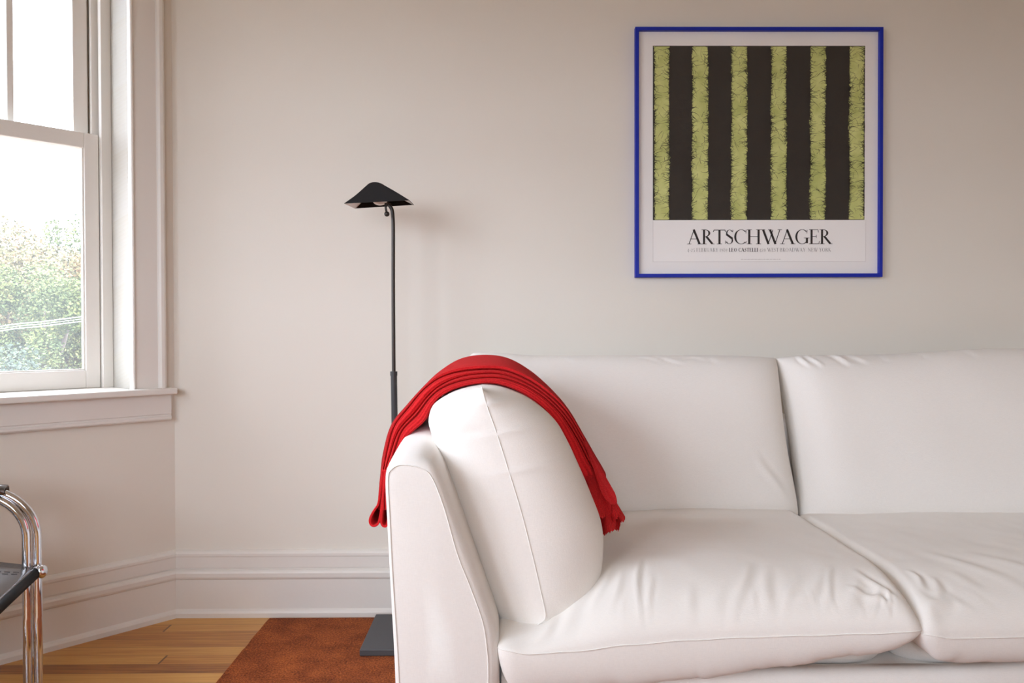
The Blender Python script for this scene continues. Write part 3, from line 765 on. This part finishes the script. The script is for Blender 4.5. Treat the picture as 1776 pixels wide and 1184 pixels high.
bm = bmesh.new(); box(bm, PX0, PX1, PYs, wy-.0101, PZ0, PA[3]+.001); poster = mobj('poster', bm, M_paper, pic)
bm = bmesh.new(); box(bm, FX0+.012, FX1-.012, wy-.019, wy-.017, FZ0+.012, FZ1-.012); mobj('glass', bm, M_pglass, pic)
def flat(bm, pts, y, mi=0):
    vs = [bm.verts.new((p[0], y, p[1])) for p in pts]
    if len(vs) > 2: f = bm.faces.new(vs); f.material_index = mi; return f
# stripes
bm = bmesh.new(); ra, rb_, rz0, rz1 = PA
flat(bm, [(ra, rz0), (rb_, rz0), (rb_, rz1), (ra, rz1)], PYs-.0003, 0)
pr = random.Random(11); Wd = rb_-ra
px2x = lambda x: ra+(x-1132)/368*Wd
strs = [(1134.5, 1160.5), (1200, 1228), (1268, 1295.5), (1337, 1364), (1405, 1432), (1473, 1499)]
NR = 420
for si, (a, c) in enumerate(strs):
    xa, xc = px2x(a), px2x(c); prev = None
    for i in range(NR+1):
        z = lerp(rz0+.002, rz1-.003, i/NR)
        wob = .0035*noise.noise(Vector((si*7.1, z*7, 0))) + .0022*noise.noise(Vector((si*3.3, z*60, 1))) ; wob2 = .0035*noise.noise(Vector((si*7.1+3, z*7, 5)))+.0022*noise.noise(Vector((si*3.3, z*60, 9)))
        l, r = xa+wob+pr.uniform(-.0022, .0022), xc+wob2+pr.uniform(-.0022, .0022)
        cur = (bm.verts.new((l, PYs-.0006, z)), bm.verts.new((r, PYs-.0006, z)))
        if prev: f = bm.faces.new((prev[0], prev[1], cur[1], cur[0])); f.material_index = 1
        prev = cur
    def hair(x, z, ang, ln, curv, w_):
        P = []; n_ = 7
        for k in range(n_+1): P.append((x, z)); x += math.cos(ang)*ln/n_; z += math.sin(ang)*ln/n_; ang += curv/n_
        pv = None
        for k, (qx, qz) in enumerate(P):
            k2 = min(n_, k+1); k1 = max(0, k-1); dx, dz = P[k2][0]-P[k1][0], P[k2][1]-P[k1][1]; L_ = math.hypot(dx, dz) or 1
            ww = w_*(1-.85*k/n_)/2; nx_, nz_ = -dz/L_*ww, dx/L_*ww
            qx = min(rb_-.0005, max(ra+.0005, qx)); qz = min(rz1-.0005, max(rz0+.0005, qz))
            cur = (bm.verts.new((qx+nx_, PYs-.0009, qz+nz_)), bm.verts.new((qx-nx_, PYs-.0009, qz-nz_)))
            if pv: f = bm.faces.new((pv[0], pv[1], cur[1], cur[0])); f.material_index = 0
            pv = cur
    for k in range(760):
        z = pr.uniform(rz0, rz1); clump = noise.noise(Vector((si*5, z*22, 4)))
        if clump < -.15 and pr.random() < .6: continue
        side = pr.random() < .5
        x = (xa-.002) if side else (xc+.002)
        base = pr.gauss(.15, .75)
        ang = base if side else PI-base
        ln = pr.choice((.006, .008, .010, .013, .018, .03)) * pr.uniform(.7, 1.3)
        hair(x, z, ang, ln, pr.uniform(-1.2, 1.2), pr.uniform(.0010, .0026))
    for k in range(60):
        hair(pr.uniform(xa, xc), pr.uniform(rz0, rz1), pr.uniform(0, 2*PI), pr.uniform(.01, .04), pr.uniform(-1.5, 1.5), pr.uniform(.0009, .0018))
mobj('striped_print', bm, [M_dark, M_green], poster, recalc=False)
# hairline of the sheet's edge
bm = bmesh.new()
for a in ((PX0, PZ0, PX0+.0007, PA[2]), (PX0, PZ0, PX1, PZ0+.0005), (PX1-.0004, PZ0, PX1, PA[2])): flat(bm, [(a[0], a[1]), (a[2], a[1]), (a[2], a[3]), (a[0], a[3])], PYs-.0004)
mobj('sheet_edge_line', bm, M_line, poster, recalc=False)

# lettering drawn as old-style capitals
def L_(x0, y0, x1, y1, w_): return ('l', x0, y0, x1, y1, w_)
def A_(cx_, cy_, rx, ry, a0, a1, w0, w1): return ('a', cx_, cy_, rx, ry, a0, a1, w0, w1)
K, T_h, SR = .115, .042, .032
def sf(x, y, h=.115): return L_(x-h, y+(SR/2 if y < .5 else -SR/2), x+h, y+(SR/2 if y < .5 else -SR/2), SR)
G = {
 'A': ([L_(.10, .01, .385, 1.02, T_h), L_(.36, 1.0, .68, .01, K), L_(.2, .36, .56, .36, .038), sf(.11, 0), sf(.69, 0, .13)], .80),
 'R': ([L_(.17, 0, .17, 1, K), sf(.17, 0, .14), L_(.03, .985, .3, .985, SR), A_(.26, .755, .25, .235, 90, -90, .035, .12), L_(.17, .985, .28, .985, .035), L_(.17, .52, .28, .52, .035), L_(.30, .52, .62, .03, K), L_(.58, .016, .74, .016, SR)], .70),
 'T': ([L_(.36, 0, .36, .98, K), sf(.36, 0, .14), L_(.05, .965, .67, .965, .045), L_(.02, .84, .07, .99, .04), L_(.70, .84, .65, .99, .04)], .70),
 'S': ([A_(.26, .745, .195, .245, 30, 200, .035, .085), L_(.085, .68, .42, .37, K+.01), A_(.245, .26, .205, .25, 30, -155, .035, .085), L_(.435, .82, .44, .98, .03), L_(.035, .03, .045, .24, .03)], .50),
 'C': ([A_(.44, .5, .38, .505, 48, 312, .038, .125), L_(.70, .74, .71, .97, .03), L_(.685, .05, .73, .20, .028)], .76),
 'H': ([L_(.17, 0, .17, 1, K), L_(.68, 0, .68, 1, K), L_(.17, .52, .68, .52, .04), sf(.17, 0, .14), sf(.17, 1, .14), sf(.68, 0, .14), sf(.68, 1, .14)], .85),
 'W': ([L_(.12, 1, .42, 0, K), L_(.40, 0, .66, .98, T_h), L_(.50, 1, .80, 0, K), L_(.78, 0, 1.04, .99, T_h), sf(.11, 1, .13), sf(.49, 1, .1), sf(1.04, 1, .12)], 1.12),
 'G': ([A_(.44, .5, .38, .505, 48, 318, .038, .125), L_(.70, .74, .71, .97, .03), L_(.70, .06, .70, .42, K), L_(.54, .42, .84, .42, SR)], .84),
 'E': ([L_(.16, 0, .16, 1, K), L_(.02, .984, .52, .984, .035), L_(.02, .016, .55, .016, .035), L_(.16, .53, .42, .53, .036), L_(.51, .99, .53, .80, .03), L_(.55, .01, .60, .21, .03), L_(.42, .43, .42, .63, .028)], .61),
 'F': ([L_(.16, 0, .16, 1, K), L_(.02, .984, .52, .984, .035), sf(.16, 0, .13), L_(.16, .52, .42, .52, .036), L_(.51, .99, .53, .80, .03), L_(.42, .43, .42, .62, .028)], .55),
 'B': ([L_(.16, 0, .16, 1, K), L_(.02, .984, .28, .984, .035), L_(.02, .016, .3, .016, .035), L_(.16, .53, .3, .53, .035), A_(.26, .757, .22, .227, 90, -90, .035, .11), A_(.29, .272, .26, .257, 90, -90, .035, .12)], .62),
 'U': ([L_(.16, .3, .16, 1, K), L_(.64, .3, .64, 1, .05), A_(.40, .32, .24, .32, 180, 360, .05, .1), sf(.16, 1, .13), sf(.64, 1, .12)], .78),
 'Y': ([L_(.12, 1, .36, .48, K), L_(.60, .99, .37, .48, T_h), L_(.36, 0, .36, .5, K), sf(.36, 0, .13), sf(.12, 1, .12), sf(.6, 1, .11)], .70),
 'L': ([L_(.16, 0, .16, 1, K), sf(.16, 1, .13), L_(.02, .016, .52, .016, .035), L_(.52, .01, .57, .22, .03)], .58),
 'O': ([A_(.44, .5, .37, .505, 0, 360, .04, .125)], .88),
 'I': ([L_(.16, 0, .16, 1, K), sf(.16, 0, .13), sf(.16, 1, .13)], .33),
 'D': ([L_(.16, 0, .16, 1, K), L_(.02, .984, .36, .984, .035), L_(.02, .016, .36, .016, .035), A_(.34, .5, .42, .485, 90, -90, .035, .125)], .82),
 'N': ([L_(.15, 0, .15, 1, .05), L_(.12, 1, .68, 0, K), L_(.67, 0, .67, 1, .05), sf(.15, 0, .11), sf(.1, 1, .1), sf(.67, 1, .11)], .82),
 'K': ([L_(.16, 0, .16, 1, K), sf(.16, 0, .13), sf(.16, 1, .13), L_(.17, .48, .54, .98, T_h), L_(.26, .58, .64, .02, K), sf(.54, 1, .1), sf(.66, 0, .1)], .74),
 '0': ([A_(.28, .40, .22, .40, 0, 360, .04, .1)], .56), '1': ([L_(.2, 0, .2, .8, .09), sf(.2, 0, .1), L_(.1, .7, .2, .8, .03)], .40),
 '2': ([A_(.24, .6, .18, .2, 160, -30, .04, .09), L_(.40, .52, .06, .04, .06), L_(.05, .03, .46, .03, .06)], .52),
 '4': ([L_(.38, -.15, .38, .8, .085), L_(.38, .8, .05, .2, .035), L_(.04, .18, .52, .18, .045)], .56),
 '5': ([L_(.14, .8, .44, .8, .06), L_(.14, .8, .1, .45, .035), A_(.2, .2, .22, .26, 110, -140, .04, .09)], .5),
 '8': ([A_(.26, .74, .17, .2, 0, 360, .035, .07), A_(.26, .28, .21, .27, 0, 360, .035, .09)], .54),
 '9': ([A_(.25, .55, .19, .24, 0, 360, .035, .09), L_(.43, .5, .2, -.12, .055)], .52), '-': ([L_(.05, .32, .28, .32, .05)], .34)}
def draw(bm, text, x, z, cap, sx_, y, bold=1.0, track=0.0):
    for ch in text:
        if ch == ' ': x += .30*cap*sx_; continue
        st, adv = G[ch]
        for s in st:
            if s[0] == 'l':
                _, a0, b0, a1, b1, w_ = s; w_ *= bold; dx, dz = a1-a0, b1-b0; l = math.hypot(dx, dz) or 1
                nx_, nz_ = -dz/l*w_/2, dx/l*w_/2
                if w_ >= K*bold*.95 and abs(dx) > .1: nx_ *= 1.05
                q = [(a0+nx_, b0+nz_), (a0-nx_, b0-nz_), (a1-nx_, b1-nz_), (a1+nx_, b1+nz_)]
                flat(bm, [(x+p[0]*cap*sx_, z+p[1]*cap) for p in q], y)
            else:
                _, cx_, cy_, rx, ry, a0, a1, w0, w1 = s; n_ = 26; pv = None
                for k in range(n_+1):
                    a = math.radians(lerp(a0, a1, k/n_)); ww = lerp(w0, w1, abs(math.cos(a))**1.3)*bold
                    co, si_ = math.cos(a), math.sin(a)
                    pi_, po = (cx_+co*(rx-ww*.9), cy_+si_*(ry-ww*.7)), (cx_+co*rx, cy_+si_*ry)
                    cur = [(x+p[0]*cap*sx_, z+p[1]*cap) for p in (pi_, po)]
                    if pv: flat(bm, [pv[0], pv[1], cur[1], cur[0]], y)
                    pv = cur
        x += (adv+track)*cap*sx_
    return x
def width(text, cap, track=0.0): return sum((.30 if c == ' ' else G[c][1]+track) for c in text)*cap
tx0, tx1, tz, tcap = .661, 1.1855, 1.3500, .0530
bm = bmesh.new(); sx_ = (tx1-tx0)/width('ARTSCHWAGER', tcap, -.045); draw(bm, 'ARTSCHWAGER', tx0, tz, tcap, sx_, PYs-.0006, 1.0, -.045)
mobj('title_lettering', bm, M_ink, poster, recalc=False)
c2 = .0135; segs = [('4-25 FEBRUARY 1989 ', .75), ('LEO CASTELLI ', 1.75), ('420 WEST BROADWAY  NEW YORK', .75)]
tot = sum(width(s, c2, .06) for s, _ in segs); sx2 = (1.187-tx0)/tot; x = tx0; bm = bmesh.new()
for s, bo in segs: x = draw(bm, s, x, 1.3225, c2, sx2, PYs-.0006, bo, .06)
mobj('address_lettering', bm, M_ink2, poster, recalc=False)
bm = bmesh.new(); x = .857; pr = random.Random(5)
while x < .995:
    l = pr.uniform(.004, .012); flat(bm, [(x, 1.2945), (x+l, 1.2945), (x+l, 1.2957), (x, 1.2957)], PYs-.0006); x += l+.0022
mobj('small_print', bm, M_line, poster, recalc=False)

# ------------------------------------------------------------------ tubular chair, a corner of it in view
P0 = at(66, 1100, 2.20); P0.z = 0
D1 = Vector((-.97, -.24, 0)).normalized(); D2 = Vector((.24, -.97, 0)).normalized()
ch = empty('tubular_armchair', P0 + D1*.28 + D2*.3, 'chromed tubular steel armchair with black leather sling seat and arm straps, under the window', 'chair')
AZ = .607; RT = .0115
def loop(p, zt, L, r):
    pts = [p+Vector((0, 0, RT))+D1*.05] if False else []
    def arc(c, a0, a1, rr_, n=10): return [c + D1*(-math.cos(a)*rr_) + Vector((0, 0, math.sin(a)*rr_)) for a in [lerp(a0, a1, k/n) for k in range(n+1)]]
    q = [p + Vector((0, 0, .25)), p+Vector((0, 0, .4))]
    q += arc(p + D1*r + Vector((0, 0, zt-r)), 0, PI/2, r, 14)
    q += arc(p + D1*(L-r) + Vector((0, 0, zt-r)), PI/2, PI, r, 14)
    q += arc(p + D1*(L-.06) + Vector((0, 0, RT+.061)), PI, 3*PI/2, .06, 8)
    q += arc(p + D1*.06 + Vector((0, 0, RT+.061)), 3*PI/2, 2*PI, .06, 8)
    return q
for k, off in enumerate((Vector((0, 0, 0)), D2*.56)):
    for j in (0, 1):
        bm = bmesh.new(); tube(bm, loop(P0+off+D1*(.021*j)-Vector((0, .010*j, 0)), AZ-.012*j, .56-.042*j, .135-.014*j), RT, 20, closed=True)
        mobj('frame_tube', bm, M_chrome, ch, smooth=True)
# seat side rods with chrome caps
SZ = at(60, 990, 2.2).z
for dd in (0, .52):
    a = P0 + D1*dd - D2*.012 + Vector((0, 0, SZ)); c_ = P0 + D1*dd + D2*.585 + Vector((0, 0, SZ-.01))
    bm = bmesh.new(); tube(bm, [a, c_], .0095, 18); mobj('seat_rod', bm, M_chrome, ch, smooth=True)
a = at(73.5, 990.5, 2.19)
bm = bmesh.new(); bmesh.ops.create_uvsphere(bm, u_segments=24, v_segments=16, radius=.0185, matrix=Matrix.Translation(a) @ Matrix.Scale(.62, 4, (1, 0, 0)))
tube(bm, [a-Vector((.003, 0, 0)), a-Vector((.022, 0, 0))], .0135, 20); mobj('end_cap', bm, M_chrome, ch, smooth=True)
# sling seat
def sling_z(u_, v_): return SZ + .0125 + .20*min(.12, u_*.52)*(1-sst(0, .5, v_))*(1-sst(.4, 1, u_)) - .10*math.sin(PI*min(1, max(0, u_)))*sst(.0, .7, v_)
bm = bmesh.new(); rr = []
for i in range(41):
    u_ = i/40; row = []
    for j in range(13):
        v_ = j/12; e = .0
        p = P0 + D1*lerp(.0, .52, u_) + D2*lerp(-.004, .56, v_)
        z = sling_z(u_, v_)
        row.append(p + Vector((0, 0, z)))
    rr.append(row)
rings = [r + [q - Vector((0, 0, .004)) for q in r[::-1]] for r in rr]
loft(bm, rings); sl = mobj('seat_sling', bm, M_leather, ch, smooth=True)
# leather loop around the rod
bm = bmesh.new(); tube(bm, [P0 - D2*.006 + Vector((0, 0, SZ-.001)), P0 + D2*.25 + Vector((0, 0, SZ-.004)), P0 + D2*.56 + Vector((0, 0, SZ-.010))], .0145, 18); mobj('leather_sleeve', bm, M_leather_edge, ch, smooth=True)
bm = bmesh.new()
for v_ in (.115, .140):
    n = 66
    for i in range(n):
        if i % 3 == 2: continue
        def q(k):
            u_ = lerp(.05, .95, k/n); p = P0 + D1*lerp(.0, .52, u_) + D2*lerp(-.004, .56, v_)
            return p + Vector((0, 0, sling_z(u_, v_)+.0006))
        tube(bm, [q(i), q(i+1)], .0006, 5)
mobj('stitching', bm, M_thread, sl)
# leaning back sling between two uprights
def bk(f, d, o_=0): return P0 + D1*(.44+.09*f+o_) + D2*d + Vector((0, 0, .36+.40*f))
for d in (.035, .525):
    bm = bmesh.new(); tube(bm, [bk(-.05, d), bk(.5, d), bk(1.02, d)], .0105, 16); mobj('back_upright', bm, M_chrome, ch, smooth=True)
bm = bmesh.new(); rings = []
for i in range(13):
    d = lerp(.022, .538, i/12); sg = .035*math.sin(PI*i/12)
    rings.append([bk(f, d, sg-.014) for f in (.45, .6, .8, .98)] + [bk(f, d, sg-.010) for f in (.98, .8, .6, .45)])
loft(bm, rings); mobj('back_sling', bm, M_leather, ch, smooth=True)
# arm straps lying over the top tubes
for off in (Vector((0, 0, 0)), D2*.56):
    bm = bmesh.new(); rings = []
    for i in range(15):
        s = lerp(.072, .46, i/14); z = AZ + .0125 - .004*sst(.11, .072, s)
        lift = 0
        c_ = P0+off + D1*s
        ring = [c_ + D2*a + Vector((0, 0, z+lift+zz)) for a, zz in ((-.018, -.020), (-.016, -.004), (-.008, .002), (.010, .002), (.024, -.004), (.026, -.020), (.0225, -.020), (.020, -.008), (.010, -.002), (-.008, -.002), (-.012, -.006), (-.014, -.020))]
        rings.append(ring)
    loft(bm, rings); mobj('arm_strap', bm, M_leather, ch, smooth=True)

# ------------------------------------------------------------------ outdoors: ground two floors below, trees, cable
bm = bmesh.new(); box(bm, -300, 300, -300, 300, -4.3, -4.0); g_ = mobj('ground', bm, M_lawn); g_['kind'] = 'structure'
def tree(name, px, topy, Y, rx, label, leaf, n, seed, zbase=-4.0, low=-1.2, lobes=26, ls=.085):
    r_ = random.Random(seed); tp = at(px, topy, Y); base = Vector((tp.x, Y, zbase))
    root = empty(name, base, label, 'tree', 'trees outside the window')
    bm = bmesh.new(); hgt = tp.z-zbase
    tube(bm, [base+Vector((0, 0, -.1)), base+Vector((.1, 0, hgt*.35)), base+Vector((-.1, .1, hgt*.8))], .16, 10, rf=lambda f: .2-.15*f)
    for k in range(7):
        a = r_.uniform(0, 2*PI); h0 = hgt*r_.uniform(.35, .65)
        tube(bm, [base+Vector((0, 0, h0)), base+Vector((math.cos(a)*rx*.35, math.sin(a)*rx*.35, h0+hgt*.12)), base+Vector((math.cos(a)*rx*.7, math.sin(a)*rx*.7, h0+hgt*.28))], .05, 6, rf=lambda f: .06-.045*f)
    mobj('trunk', bm, M_bark, root, smooth=True)
    bm = bmesh.new(); cz = (tp.z+low)/2; rz = (tp.z-low)/2
    lob = [(r_.uniform(-.75, .75)*rx, r_.uniform(-.75, .75)*rx, r_.uniform(-.75, .72)*rz, r_.uniform(.16, .34)) for _ in range(lobes)] + [(0, 0, rz*.62, .36), (0, 0, 0, .5)]
    for _ in range(n):
        lx, ly, lz, lr_ = r_.choice(lob)
        d = Vector((r_.gauss(0, 1), r_.gauss(0, 1), r_.gauss(0, 1))).normalized()*(r_.random()**.25)
        p = base + Vector((lx, ly, 0)) + Vector((d.x*rx*lr_*1.25, d.y*rx*lr_*1.25, 0)); p.z = cz+lz+d.z*rz*lr_
        a = Vector((r_.gauss(0, 1), r_.gauss(0, 1), r_.gauss(0, .6))).normalized(); b2 = a.orthogonal().normalized(); b2.rotate(Matrix.Rotation(r_.uniform(0, PI), 3, a))
        s = ls*r_.uniform(.6, 1.4)
        bm.faces.new([bm.verts.new(p+a*s), bm.verts.new(p+b2*s*.55), bm.verts.new(p-a*s), bm.verts.new(p-b2*s*.55)])
    mobj('foliage', bm, leaf, root, recalc=False)
tree('maple_tree', 15, 388, 17.3, 1.9, 'tree with tops turning orange at the left edge of the window', M_leaf_o, 60000, 1, low=-.6, ls=.036)
tree('leafy_tree', 75, 440, 13.6, 1.1, 'green leafy tree in the middle of the window view', M_leaf_g, 55000, 2, low=-2.0, ls=.028)
tree('slender_tree', 135, 366, 21.5, .85, 'airy pale tree rising above the others beside the sash', M_leaf_g, 11000, 3, low=-.5, lobes=16, ls=.042)
tree('background_tree', 60, 450, 27, 3.2, 'broad green tree behind the nearer ones, low in the window', M_leaf_g, 60000, 4, low=-4.0, ls=.075)
tree('shrub', 30, 585, 11, 1.0, 'low dark green bush at the foot of the window view', M_leaf_d, 34000, 5, low=-3.5, ls=.028)
cb_ = empty('utility_cable', at(70, 562, 9.5), 'pale bundle of overhead utility cables crossing in front of the trees', 'cable')
for dy, r_ in ((0, .006), (4, .0035), (8, .006)):
    P = [at(x, y+dy, 9.5) for x, y in ((-420, 640), (-200, 603), (0, 566), (70, 558), (143, 549), (320, 528))]
    bm = bmesh.new(); tube(bm, cat_rom(P, 8), r_, 8); mobj('strand', bm, M_wire, cb_, smooth=True)
